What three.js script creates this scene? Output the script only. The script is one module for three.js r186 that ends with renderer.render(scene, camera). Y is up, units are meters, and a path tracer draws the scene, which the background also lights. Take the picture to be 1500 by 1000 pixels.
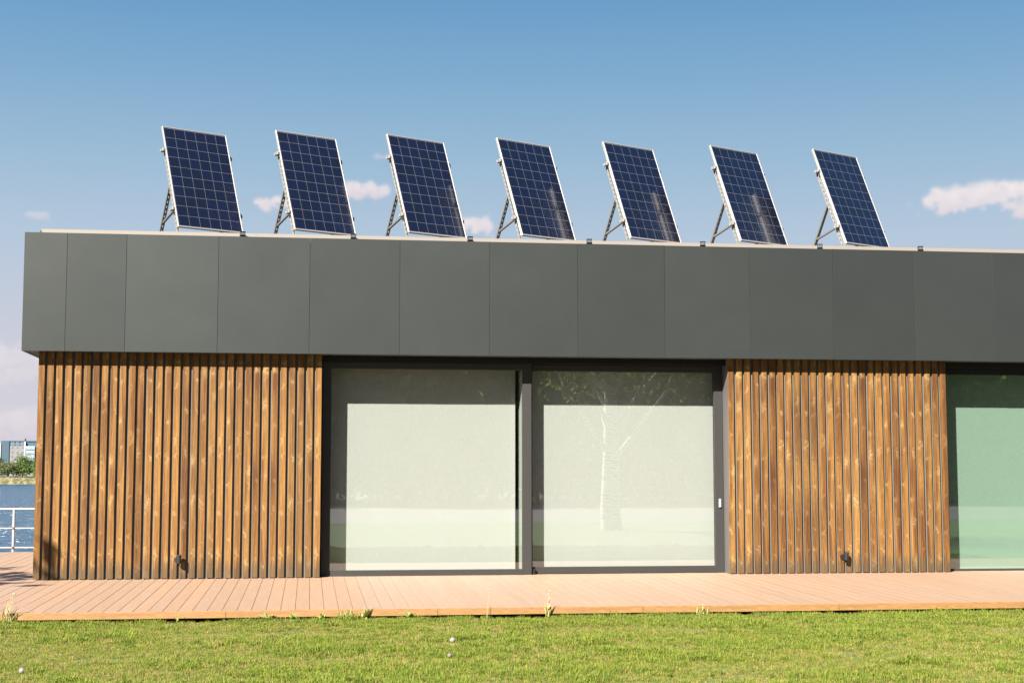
import * as THREE from 'three';
import { mergeGeometries } from 'three/addons/utils/BufferGeometryUtils.js';

// ---------------------------------------------------------------- camera, sky, sun, exposure
const scene = new THREE.Scene();
const renderer = new THREE.WebGLRenderer({ antialias: true });
renderer.setSize(1024, 682);
renderer.toneMapping = THREE.LinearToneMapping;
renderer.toneMappingExposure = 4.6;
renderer.shadowMap.enabled = true;
renderer.shadowMap.type = THREE.PCFSoftShadowMap;

const PITCH = 0.0907, YAW = 0.1345;
const camera = new THREE.PerspectiveCamera(25.695, 1024 / 682, 0.1, 4000);
camera.position.set(3.1556, 1.183, 18.0715);
camera.rotation.set(PITCH, -YAW, 0, 'YXZ');

const SUN = new THREE.Vector3(-0.735, 0.925, 1).normalize();
const sun = new THREE.DirectionalLight(new THREE.Color().setRGB(1, 0.945, 0.855), 5.0);
sun.position.copy(SUN).multiplyScalar(60).add(new THREE.Vector3(6, 0, 0));
sun.target.position.set(6, 0, 0);
sun.castShadow = true;
sun.shadow.mapSize.set(4096, 4096);
Object.assign(sun.shadow.camera, { left: -26, right: 26, top: 26, bottom: -26, near: 1, far: 160 });
sun.shadow.bias = -0.0004;
scene.add(sun, sun.target);

// ---------------------------------------------------------------- noise and small helpers
function rng(seed) {
  let s = seed | 0;
  return () => { s = (s + 0x6d2b79f5) | 0; let t = Math.imul(s ^ (s >>> 15), 1 | s); t = (t + Math.imul(t ^ (t >>> 7), 61 | t)) ^ t; return ((t ^ (t >>> 14)) >>> 0) / 4294967296; };
}
const hash = (x, y, s) => { let h = Math.imul(x, 374761393) + Math.imul(y, 668265263) + Math.imul(s, 1274126177); h = Math.imul(h ^ (h >>> 13), 1274126177); return ((h ^ (h >>> 16)) >>> 0) / 4294967296; };
function vnoise(x, y, s = 0, px = 0, py = 0) {          // value noise, optionally periodic
  const ix = Math.floor(x), iy = Math.floor(y), fx = x - ix, fy = y - iy, u = fx * fx * (3 - 2 * fx), v = fy * fy * (3 - 2 * fy);
  const w = (a, p) => (p ? ((a % p) + p) % p : a);
  const a = hash(w(ix, px), w(iy, py), s), b = hash(w(ix + 1, px), w(iy, py), s), c = hash(w(ix, px), w(iy + 1, py), s), d = hash(w(ix + 1, px), w(iy + 1, py), s);
  return a + (b - a) * u + (c - a) * v + (a - b - c + d) * u * v;
}
function fbm(x, y, s, oct = 4, px = 0, py = 0) {
  let sum = 0, amp = 0.5, tot = 0;
  for (let i = 0; i < oct; i++) { sum += amp * vnoise(x, y, s + i * 17, px, py); tot += amp; amp *= 0.5; x *= 2; y *= 2; px *= 2; py *= 2; }
  return sum / tot;
}
const clamp = (x, a = 0, b = 1) => Math.min(b, Math.max(a, x));
const smooth = (a, b, x) => { const t = clamp((x - a) / (b - a)); return t * t * (3 - 2 * t); };
const mix = (a, b, t) => a + (b - a) * t;
const toLin = (c) => { c /= 255; return c <= 0.04045 ? c / 12.92 : ((c + 0.055) / 1.055) ** 2.4; };
const lin = (r, g, b) => [toLin(r), toLin(g), toLin(b)];

function texture(w, h, fn, srgb = true, rx = 1, ry = 1) { // fn(u, v, x, y) -> [r, g, b] in 0..255
  const data = new Uint8Array(w * h * 4);
  for (let y = 0; y < h; y++) for (let x = 0; x < w; x++) {
    const c = fn(x / w, y / h, x, y), o = (y * w + x) * 4;
    data[o] = clamp(c[0], 0, 255); data[o + 1] = clamp(c[1], 0, 255); data[o + 2] = clamp(c[2], 0, 255); data[o + 3] = 255;
  }
  const t = new THREE.DataTexture(data, w, h);
  t.wrapS = t.wrapT = THREE.RepeatWrapping; t.magFilter = THREE.LinearFilter; t.minFilter = THREE.LinearMipmapLinearFilter; t.generateMipmaps = true;
  if (srgb) t.colorSpace = THREE.SRGBColorSpace;
  t.repeat.set(rx, ry); t.needsUpdate = true;
  return t;
}

// ---------------------------------------------------------------- the sky: clear air, small fair-weather clouds
{
  const W = 4096, H = 2048, data = new Float32Array(W * H * 4), K = 1 / 4.6;
  const stops = [[-90, [150, 150, 150]], [-2, [205, 202, 212]], [0, [213, 208, 218]], [3, [210, 208, 219]], [6, [199, 204, 219]], [9, [181, 200, 220]], [12, [156, 188, 214]], [15, [131, 173, 208]], [18, [107, 158, 202]], [26, [86, 139, 192]], [40, [76, 124, 180]], [90, [64, 106, 165]]].map(([e, c]) => [e, lin(...c)]);
  for (let r = 0; r < H; r++) {
    const el = ((r + 0.5) / H - 0.5) * 180; let k = 0;
    while (k < stops.length - 2 && el > stops[k + 1][0]) k++;
    const t = clamp((el - stops[k][0]) / (stops[k + 1][0] - stops[k][0])), c = [0, 1, 2].map((i) => mix(stops[k][1][i], stops[k + 1][1][i], t) * K);
    for (let x = 0; x < W; x++) { const o = (r * W + x) * 4; data[o] = c[0]; data[o + 1] = c[1]; data[o + 2] = c[2]; data[o + 3] = 1; }
  }
  // az measured from -z towards +x, degrees; half width, half height
  const clouds = [[26.4, 10.1, 3.0, 0.72, 1], [1.9, 10.9, 0.95, 0.42, 2], [-1.4, 10.35, 0.75, 0.34, 3], [6.3, 9.6, 0.65, 0.5, 4], [-10.1, 9.55, 0.42, 0.22, 5], [-12.6, 4.1, 4.2, 1.3, 6], [-11.2, 2.0, 3.8, 0.8, 9], [2.7, 12.2, 0.4, 0.12, 10]];
  const R = rng(77);
  for (let i = 0; i < 46; i++) { const az = 40 + R() * 296, el = 3 + R() * R() * 26, w = 1.2 + R() * 4; clouds.push([az, el, w, w * (0.2 + R() * 0.12), 20 + i]); }
  const top = lin(246, 236, 236), low = lin(214, 208, 217);
  for (const [az, el, hw, hh, seed] of clouds) {
    const q = rng(seed * 31 + 5), puffs = [];
    for (let i = 0; i < 26; i++) { const px = (q() * 2 - 1) * 0.85; puffs.push([px, (q() * 0.9 - 0.5) * (1 - px * px * 0.7), (seed === 1 ? 0.26 : 0.16) + q() * 0.26]); }
    const soft = seed === 6 || seed === 9 ? 0.9 : 0.6, strength = seed === 6 ? 0.62 : seed === 9 ? 0.5 : seed === 10 || seed === 5 ? 0.4 : 0.95;
    const r0 = Math.floor(((el - hh * 1.5) / 180 + 0.5) * H), r1 = Math.ceil(((el + hh * 1.5) / 180 + 0.5) * H);
    const colOf = (a) => ((a - 90) / 360 + 0.5) * W;                       // dir = (sin az, ., -cos az): atan2(z, x) = az - 90
    for (let r = r0; r <= r1; r++) for (let c0 = Math.floor(colOf(az - hw * 1.4)); c0 <= Math.ceil(colOf(az + hw * 1.4)); c0++) {
      const a = ((c0 + 0.5) / W - 0.5) * 360 + 90, e = ((r + 0.5) / H - 0.5) * 180, u = (a - az) / hw, v = (e - el) / hh;
      const wob = fbm(u * hw * 3 + seed, v * hh * 5 + 3, seed, 5) - 0.5, wob2 = fbm(u * hw * 3 + 40, v * hh * 5 + 9, seed + 3, 5) - 0.5;
      let d = -1;
      for (const [px, py, pr] of puffs) d = Math.max(d, 1 - Math.hypot(u + wob * 0.6 - px, (v + wob2 * 0.9 - py) * 0.62) / pr);
      const al = smooth(0, soft, d + wob2 * 0.7) * strength * smooth(1.45, 0.9, Math.abs(v)) * smooth(1.4, 1.05, Math.abs(u));
      if (al <= 0) continue;
      const o = (r * W + ((c0 % W) + W) % W) * 4, s = clamp(0.55 + v * 0.4 + wob * 0.7);
      for (let i = 0; i < 3; i++) data[o + i] = mix(data[o + i], mix(low[i], top[i], s) * K, al);
    }
  }
  const t = new THREE.DataTexture(data, W, H, THREE.RGBAFormat, THREE.FloatType);
  t.mapping = THREE.EquirectangularReflectionMapping; t.magFilter = t.minFilter = THREE.LinearFilter; t.needsUpdate = true;
  scene.background = t; scene.environment = t;
}

// ---------------------------------------------------------------- object helpers
const used = new Map();
function numbered(name) { const n = used.get(name) ?? 0; used.set(name, n + 1); return n ? `${name}_${String(n).padStart(3, '0')}` : name; }
function tag(o, label, category, group) { o.userData = { label, category }; if (group) o.userData.group = group; return o; }
function thing(name, label, category, pos = [0, 0, 0], group) {
  const g = new THREE.Group(); g.name = numbered(name); g.position.set(...pos); scene.add(g); return tag(g, label, category, group);
}
function part(name, geo, mat, parent) {
  const m = new THREE.Mesh(geo, mat); m.name = name; m.castShadow = m.receiveShadow = true; parent.add(m); return m;
}
function structure(name, geo, mat) { const m = part(numbered(name), geo, mat, scene); m.userData = { kind: 'structure' }; return m; }
function shadows(o) { o.traverse((m) => { if (m.isMesh) m.castShadow = m.receiveShadow = true; }); }
// base colours are written on the scale of an exposure of 2.5 and brought to real reflectances here; panes keep their own tint
const base = (c, o) => { const k = new THREE.Color().setRGB(...c); return o.transmission === 1 ? k : k.multiplyScalar(2.5 / 4.6); };
const M = (c, o = {}) => new THREE.MeshStandardMaterial({ roughness: 0.7, ...o, color: base(c, o) });
const P = (c, o = {}) => new THREE.MeshPhysicalMaterial({ roughness: 0.7, ...o, color: base(c, o) });

const box = (w, h, d, x = 0, y = 0, z = 0) => new THREE.BoxGeometry(w, h, d).translate(x, y, z);
const span = (x0, x1, y0, y1, z0, z1) => box(x1 - x0, y1 - y0, z1 - z0, (x0 + x1) / 2, (y0 + y1) / 2, (z0 + z1) / 2);
// chamfered bar along an axis; uv: across in u (0..1 round the front), along in v (metres)
function bar(w, d, len, ch, axis = 'y', uv = (a, l) => [a, l]) {
  const hw = w / 2, hd = d / 2, prof = [[-hw + ch, hd], [hw - ch, hd], [hw, hd - ch], [hw, -hd + ch], [hw - ch, -hd], [-hw + ch, -hd], [-hw, -hd + ch], [-hw, hd - ch]];
  const pos = [], tex = [], n = prof.length, us = [];
  for (const [x, z] of prof) us.push((x + hw) / w + (z < 0 ? 0.001 : 0));
  const put = (x, l, z, u) => { pos.push(x, l, z); tex.push(...uv(u, l)); };
  for (let i = 0; i < n; i++) {
    const [ax, az] = prof[i], [bx, bz] = prof[(i + 1) % n], side = Math.abs(ax - bx) < 1e-9;
    const ua = side ? clamp((ax > 0 ? 1 : 0) + (az / d) * 0.3 * (ax > 0 ? -1 : 1)) : us[i], ub = side ? clamp((bx > 0 ? 1 : 0) + (bz / d) * 0.3 * (bx > 0 ? -1 : 1)) : us[(i + 1) % n];
    put(ax, 0, az, ua); put(bx, 0, bz, ub); put(bx, len, bz, ub); put(ax, 0, az, ua); put(bx, len, bz, ub); put(ax, len, az, ua);
  }
  for (let i = 1; i < n - 1; i++) {
    put(prof[0][0], len, prof[0][1], us[0]); put(prof[i][0], len, prof[i][1], us[i]); put(prof[i + 1][0], len, prof[i + 1][1], us[i + 1]);
    put(prof[0][0], 0, prof[0][1], us[0]); put(prof[i + 1][0], 0, prof[i + 1][1], us[i + 1]); put(prof[i][0], 0, prof[i][1], us[i]);
  }
  const g = new THREE.BufferGeometry();
  g.setAttribute('position', new THREE.Float32BufferAttribute(pos, 3)); g.setAttribute('uv', new THREE.Float32BufferAttribute(tex, 2)); g.computeVertexNormals();
  if (axis === 'x') g.rotateZ(-Math.PI / 2);
  if (axis === 'z') g.rotateX(Math.PI / 2);
  return g;
}
const V = (x, y, z) => new THREE.Vector3(x, y, z);
function strut(a, b, w, d, ch = 0.003, hint = V(0, 0, 1)) { // chamfered bar from a to b
  const dir = b.clone().sub(a), len = dir.length(); dir.normalize();
  const x = V().crossVectors(dir, hint).normalize(), z = V().crossVectors(x, dir).normalize();
  return bar(w, d, len, ch).applyMatrix4(new THREE.Matrix4().makeBasis(x, dir, z).setPosition(a));
}
function channel(a, b, w, d, hint, slots = 0, holes = 0) { // open U section: a web (pierced with holes) and two flanges (punched with slots)
  const dir = b.clone().sub(a), len = dir.length(); dir.normalize();
  const x = V().crossVectors(dir, hint).normalize(), z = V().crossVectors(x, dir).normalize(), t = 0.003, gs = [];
  const plate = (u, cu, pitch, edge, solid, make) => {             // a strip u wide, whole or as two edges with rungs between
    if (!pitch) { gs.push(make(u, len, cu, len / 2)); return; }
    const e = u * edge, n = Math.floor(len / pitch), h = len / n;
    gs.push(make(e, len, cu - u / 2 + e / 2, len / 2), make(e, len, cu + u / 2 - e / 2, len / 2));
    for (let k = 0; k < n; k++) gs.push(make(u - 2 * e, h * solid, cu, (k + 0.5) * h));
  };
  plate(w, 0, holes, 0.36, 0.62, (u, l, c, y) => box(u, l, t, c, y, -d / 2 + t / 2));
  for (const s of [-1, 1]) plate(d - t - 0.0005, t / 2 + 0.00025, slots, 0.32, 0.45, (u, l, c, y) => box(t, l, u, s * (w / 2 - t / 2), y, c));
  return mergeGeometries(gs).applyMatrix4(new THREE.Matrix4().makeBasis(x, dir, z).setPosition(a));
}
function tube(points, radii, seg = 8) {                   // tapered tube through points
  const n = points.length, pos = [], idx = [], uv = []; let L = 0;
  let ref = V(0.31, 0.1, 0.95);
  for (let i = 0; i < n; i++) {
    const t = points[Math.min(n - 1, i + 1)].clone().sub(points[Math.max(0, i - 1)]).normalize(), x = V().crossVectors(t, ref).normalize(), z = V().crossVectors(x, t).normalize();
    if (i) L += points[i].distanceTo(points[i - 1]);
    for (let k = 0; k <= seg; k++) {
      const a = (k / seg) * Math.PI * 2, p = points[i].clone().addScaledVector(x, Math.cos(a) * radii[i]).addScaledVector(z, Math.sin(a) * radii[i]);
      pos.push(p.x, p.y, p.z); uv.push(k / seg, L);
    }
  }
  for (let i = 0; i < n - 1; i++) for (let k = 0; k < seg; k++) { const a = i * (seg + 1) + k, b = a + seg + 1; idx.push(a, a + 1, b, a + 1, b + 1, b); }
  const g = new THREE.BufferGeometry();
  g.setAttribute('position', new THREE.Float32BufferAttribute(pos, 3)); g.setAttribute('uv', new THREE.Float32BufferAttribute(uv, 2)); g.setIndex(idx); g.computeVertexNormals();
  return g;
}
function quads(list, withColor) {                          // list of [centre, right, up, colour]: kite-shaped leaves
  const pos = [], col = [], nor = [];
  for (const [c, r, u, k] of list) {
    const n = V().crossVectors(r, u).normalize();
    const pts = [c.clone().addScaledVector(u, -1), c.clone().add(r), c.clone().add(u), c.clone().addScaledVector(u, -1), c.clone().add(u), c.clone().sub(r)];
    for (const p of pts) { pos.push(p.x, p.y, p.z); nor.push(n.x, n.y, n.z); if (withColor) col.push(...k); }
  }
  const g = new THREE.BufferGeometry();
  g.setAttribute('position', new THREE.Float32BufferAttribute(pos, 3)); g.setAttribute('normal', new THREE.Float32BufferAttribute(nor, 3));
  if (withColor) g.setAttribute('color', new THREE.Float32BufferAttribute(col, 3));
  return g;
}

// ---------------------------------------------------------------- textures
// sixteen strips of thermally treated pine side by side: grain, growth-ring cathedrals, knots, pale figure, weathered feet
const SW = 64, SH = 2048, NS = 16;
const wood = (() => {
  const knots = [];
  for (let s = 0; s < NS; s++) { const q = rng(900 + s), list = []; let y = q() * 0.12; while (y < 1) { list.push([0.15 + q() * 0.7, y, 0.5 + q() * 0.8, q() < 0.55, q()]); y += 0.06 + q() * 0.2; } knots.push(list); }
  return texture(SW * NS, SH, (U, v, X) => {
    const s = Math.floor(X / SW), u = (X - s * SW + 0.5) / SW, q = hash(s, 7, 3);
    let bend = (vnoise(v * 3.1, s, 11) - 0.5) * 0.5 + (vnoise(v * 9, s, 12) - 0.5) * 0.16, pale = 0, dark = 0;
    for (const [kx, ky, kr, big, w] of knots[s]) {
      const dx = (u - kx), dy = (v - ky) * 34, d = Math.hypot(dx, dy * 0.8) / (0.22 * kr);
      if (d > 9) continue;
      bend += Math.sign(dx || 1) * Math.exp(-d * 0.9) * 0.34;
      const halo = Math.hypot(dx + (vnoise(v * 90, s, 31) - 0.5) * 0.5, dy * (big ? 0.42 : 0.8) + (vnoise(u * 5, v * 200, 33) - 0.5) * 0.5) / (0.34 * kr);
      pale += (0.35 + 0.65 * w) * Math.exp(-halo * halo * 1.3);
      if (big) { const ring = Math.hypot(dx, dy * 1.1) / (0.1 * kr); dark += Math.exp(-((ring - 1) ** 2) * 9) * 0.5 * w + Math.exp(-ring * ring * 3) * 0.25; }
    }
    const x = u + bend, ring = Math.sin((x * (5 + q * 4) + (vnoise(v * 2, s, 14) - 0.5) * 3) * 6.283);
    const fine = fbm(u * 26, v * 60, 40 + s, 3) - 0.5, streak = fbm(x * 10, v * 5 + s * 9, 60 + s, 3) - 0.5, broad = fbm(u * 1.5, v * 4.5, 80 + s, 3) - 0.5, blotch = fbm(u * 3, v * 26, 95 + s, 3);
    let t = 0.47 + ring * 0.10 + fine * 0.40 + streak * 0.75 + broad * 0.95 - dark * 0.55 + (q - 0.5) * 0.14;
    pale = clamp(pale * (0.65 + blotch * 0.9));
    t = clamp(t);
    let r = mix(118, 222, t), g = mix(70, 162, t), b = mix(28, 84, t);
    r = mix(r, 240, pale * 0.66); g = mix(g, 200, pale * 0.66); b = mix(b, 132, pale * 0.66);
    // greyed, water-stained ends: ragged tongues that follow the grain
    const tongue = 0.035 + 0.075 * fbm(u * 7 + s * 13, 2, 120, 3) + 0.05 * vnoise(s * 3.7, 1, 5), grey = smooth(tongue, tongue * 0.35, v + (fine + streak * 0.6) * 0.07) * 0.62;
    r = mix(r, 112, grey); g = mix(g, 92, grey); b = mix(b, 66, grey);
    return [r, g, b];
  });
})();
const woodMats = [[1, 1, 1], [0.78, 0.74, 0.70], [0.97, 0.95, 0.90], [0.88, 0.92, 0.98], [1.04, 1.06, 1.08], [0.84, 0.85, 0.86]].map((c) => P(c.map((k, i) => k * [0.535, 0.575, 0.65][i]), { map: wood, roughness: 0.7, specularIntensity: 0.4, bumpMap: wood, bumpScale: 0.0007 }));

const deckTex = texture(256, 2048, (u, v) => {              // wood-plastic board: fine brushed grain along v
  const f = fbm(u * 64, v * 24, 5, 3, 64, 24) - 0.5, b = fbm(u * 4, v * 10, 9, 4, 4, 10) - 0.5, p = vnoise(u * 128, v * 1024, 3) - 0.5, groove = Math.abs(Math.sin(u * Math.PI * 11)) < 0.16 ? -0.3 : 0;
  const t = f * 18 + b * 12 + p * 12 + groove * 10;
  return [206 + t, 172 + t, 150 + t];
});
const deckMats = [[1, 1, 1], [0.95, 0.95, 0.95], [1.03, 1.0, 0.97], [0.97, 0.97, 1.0], [1.0, 0.96, 0.93]].map((c) => M(c.map((k, i) => k * [0.645, 0.635, 0.57][i]), { map: deckTex, roughness: 0.62, bumpMap: deckTex, bumpScale: 0.0006 }));
const edgeTex = texture(1024, 64, (u, v) => { const t = (fbm(u * 40, v * 14, 21, 3, 40, 14) - 0.5) * 50 + (fbm(u * 5, v * 2, 25, 3, 5, 2) - 0.5) * 26; return [206 + t, 146 + t * 0.9, 84 + t * 0.7]; });
const edgeMat = M([0.55, 0.61, 0.64], { map: edgeTex, roughness: 0.6 });

const plateTex = texture(512, 512, (u, v) => { const t = (fbm(u * 5, v * 5, 51, 5, 5, 5) - 0.5) * 9 + (fbm(u * 60, v * 6, 55, 2, 60, 6) - 0.5) * 4 + (hash(Math.floor(u * 512), Math.floor(v * 512), 8) - 0.5) * 6; return [226 + t, 226 + t, 224 + t]; });
const plateRough = texture(512, 512, (u, v) => { const t = 118 + (fbm(u * 4, v * 6, 61, 5, 4, 6) - 0.5) * 12; return [t, t, t]; }, false);
const plateMats = [1, 0.95, 1.05].map((k) => M([0.064 * k, 0.071 * k, 0.070 * k], { map: plateTex, roughness: 1, roughnessMap: plateRough, metalness: 0.5 }));

// ---------------------------------------------------------------- terrain: lawn ground, road, quay, river, far bank
const LAWN = -0.17, WATER = -2;
const lawnTex = texture(1024, 1024, (u, v) => {
  const a = fbm(u * 12, v * 12, 70, 5, 12, 12), b = fbm(u * 120, v * 120, 75, 3, 120, 120), c = hash(Math.floor(u * 1024), Math.floor(v * 1024), 5);
  const dry = smooth(0.45, 0.7, a * 0.6 + b * 0.4), t = (c - 0.5) * 50 + (b - 0.5) * 60;
  return [mix(84, 138, dry) + t, mix(130, 146, dry) + t, mix(28, 54, dry) + t * 0.6];
}, true);
{
  const g = new THREE.PlaneGeometry(900, 507, 1, 1).rotateX(-Math.PI / 2).translate(0, LAWN, 246.5);   // z -7 .. 500
  const uv = g.attributes.uv, p = g.attributes.position; for (let i = 0; i < p.count; i++) uv.setXY(i, p.getX(i) / 5, p.getZ(i) / 5);
  structure('lawn_ground', g, M([0.42, 0.52, 0.36], { map: lawnTex, roughness: 1 }));
}
const asphalt = texture(512, 512, (u, v) => { const t = (hash(Math.floor(u * 512), Math.floor(v * 512), 15) - 0.5) * 40 + (fbm(u * 6, v * 6, 16, 4, 6, 6) - 0.5) * 40; return [150 + t, 146 + t, 146 + t]; });
{
  const pts = [], W0 = 26, F = 54; const sh = new THREE.Shape();               // bowed kerb line on the lawn side
  for (let i = 0; i <= 40; i++) { const x = -120 + i * 6; pts.push([x, W0 + 1.3 * Math.sin((x - 5) * 0.05) + 0.0006 * (x - 5) ** 2]); }
  sh.moveTo(pts[0][0], -pts[0][1]); for (const [x, z] of pts) sh.lineTo(x, -z); sh.lineTo(120, -F - 6); sh.lineTo(-120, -F); sh.closePath();
  const g = new THREE.ShapeGeometry(sh).rotateX(-Math.PI / 2).translate(0, LAWN + 0.006, 0);
  const uv = g.attributes.uv, p = g.attributes.position; for (let i = 0; i < p.count; i++) uv.setXY(i, p.getX(i) / 2, p.getZ(i) / 2);
  structure('road', g, M([0.42, 0.42, 0.43], { map: asphalt, roughness: 0.9 }));
}
const concrete = M([0.34, 0.33, 0.31], { roughness: 0.9 });
structure('quay', mergeGeometries([span(-120, 120, -3, -0.5, -10.6, -7.01), span(-120, 120, -3, LAWN - 0.01, -7.0, -6.8)]), concrete);
{
  const S = 512, bump = texture(S, S, (u, v) => {
    const a = fbm(u * 10 + 0.4 * fbm(u * 4, v * 4, 3, 3, 4, 4), v * 22, 140, 4, 10, 22), b = fbm(u * 30, v * 60, 150, 3, 30, 60), t = (a * 0.65 + b * 0.35) * 255; return [t, t, t];
  }, false);
  const g = new THREE.PlaneGeometry(2400, 760, 1, 1).rotateX(-Math.PI / 2).translate(-100, WATER, -390.6);
  const uv = g.attributes.uv, p = g.attributes.position; for (let i = 0; i < p.count; i++) uv.setXY(i, p.getX(i) / 22, p.getZ(i) / 22);
  structure('river', g, P([0.014, 0.078, 0.15], { roughness: 0.18, bumpMap: bump, bumpScale: 2.6, ior: 1.33 }));
}
const bankTex = texture(512, 256, (u, v) => { const a = fbm(u * 30, v * 10, 210, 4, 30, 10), t = (fbm(u * 90, v * 40, 215, 3, 90, 40) - 0.5) * 60, d = smooth(0.42, 0.58, a); return [mix(196, 110, d) + t, mix(176, 118, d) + t, mix(130, 62, d) + t * 0.7]; });
{
  const nx = 220, rows = [[-724, WATER - 0.4], [-731, WATER + 0.5], [-737, -0.2], [-748, 1.2], [-790, 2.2], [-1500, 3]], pos = [], uv = [], idx = [];
  for (let r = 0; r < rows.length; r++) for (let i = 0; i <= nx; i++) {
    const x = -600 + i * 4, w = r < 4 ? (fbm(x * 0.06, r * 0.3, 230, 4) - 0.5) * 9 : 0, h = r > 0 && r < 4 ? (fbm(x * 0.16, r * 3, 233, 3) - 0.5) * 0.9 : 0;
    pos.push(x, rows[r][1] + h, rows[r][0] + w); uv.push(x / 30, rows[r][0] / 30);
  }
  for (let r = 0; r < rows.length - 1; r++) for (let i = 0; i < nx; i++) { const a = r * (nx + 1) + i, b = a + nx + 1; idx.push(a, a + 1, b, a + 1, b + 1, b); }
  const g = new THREE.BufferGeometry(); g.setAttribute('position', new THREE.Float32BufferAttribute(pos, 3)); g.setAttribute('uv', new THREE.Float32BufferAttribute(uv, 2)); g.setIndex(idx); g.computeVertexNormals();
  structure('far_bank', g, M([0.55, 0.53, 0.50], { map: bankTex, roughness: 1 }));
}

// ---------------------------------------------------------------- deck: composite boards falling gently away from the house
const SLOPE = 0.016, DZ = 3.65, PITCHB = 0.1362, BW = 0.1333, HALFT = 0.012;
const deckY = (z) => -SLOPE * z;
{
  const deck = new THREE.Group(); deck.name = 'deck'; deck.userData = { kind: 'structure' }; scene.add(deck);
  const slope = Math.atan(SLOPE), geos = new Map();
  const boardGeo = (len, k) => { const key = len.toFixed(3) + k; if (!geos.has(key)) geos.set(key, bar(BW, HALFT * 2, len, 0.0022, 'z', (a, l) => [a * 0.98, l / 4 + k * 0.23])); return geos.get(key); };
  const q = rng(61);
  const lay = (x, z0, z1) => {                              // one board with its far end at z0 and near end at z1
    const m = part('board', boardGeo(z1 - z0, Math.floor(q() * 4)), deckMats[Math.floor(q() * deckMats.length)], deck);
    m.position.set(x, deckY(z0) - HALFT + (q() - 0.5) * 0.0012, z0); m.rotation.x = slope;
  };
  for (let i = -52; i <= 86; i++) {
    const x = 3.179 + (i + 0.5) * PITCHB;
    if (x > 14.9) break;
    if (x < 0.07) { lay(x, -5.15, -0.703); lay(x, -0.697, DZ - 0.003); }
    else lay(x, -0.62, DZ - 0.003);
  }
  // timber bearers below, dark in the joints
  part('bearer_bed', span(-3.9, 14.9, LAWN + 0.02, -0.10, -0.55, DZ - 0.12), M([0.16, 0.12, 0.085], { roughness: 1 }), deck);
  part('bearer_bed', span(-3.9, -0.02, LAWN + 0.02, -0.04, -5.1, -0.56), M([0.16, 0.12, 0.085], { roughness: 1 }), deck);
  const joints = [-3.9, -3.6, -1.6, 0.40, 2.40, 4.39, 6.39, 8.37, 10.36, 12.36, 14.36];
  for (let i = 0; i < joints.length - 1; i++) {
    const len = joints[i + 1] - joints[i] - 0.004, g = bar(0.066, 0.02, len, 0.003, 'x', (a, l) => [l / 2 + i * 0.37, a]);
    const m = part('edge_board', g, edgeMat, deck); m.position.set(joints[i] + 0.002, deckY(DZ) - 0.033 + (i % 3 - 1) * 0.0008, DZ + 0.0105);
  }
}

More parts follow.
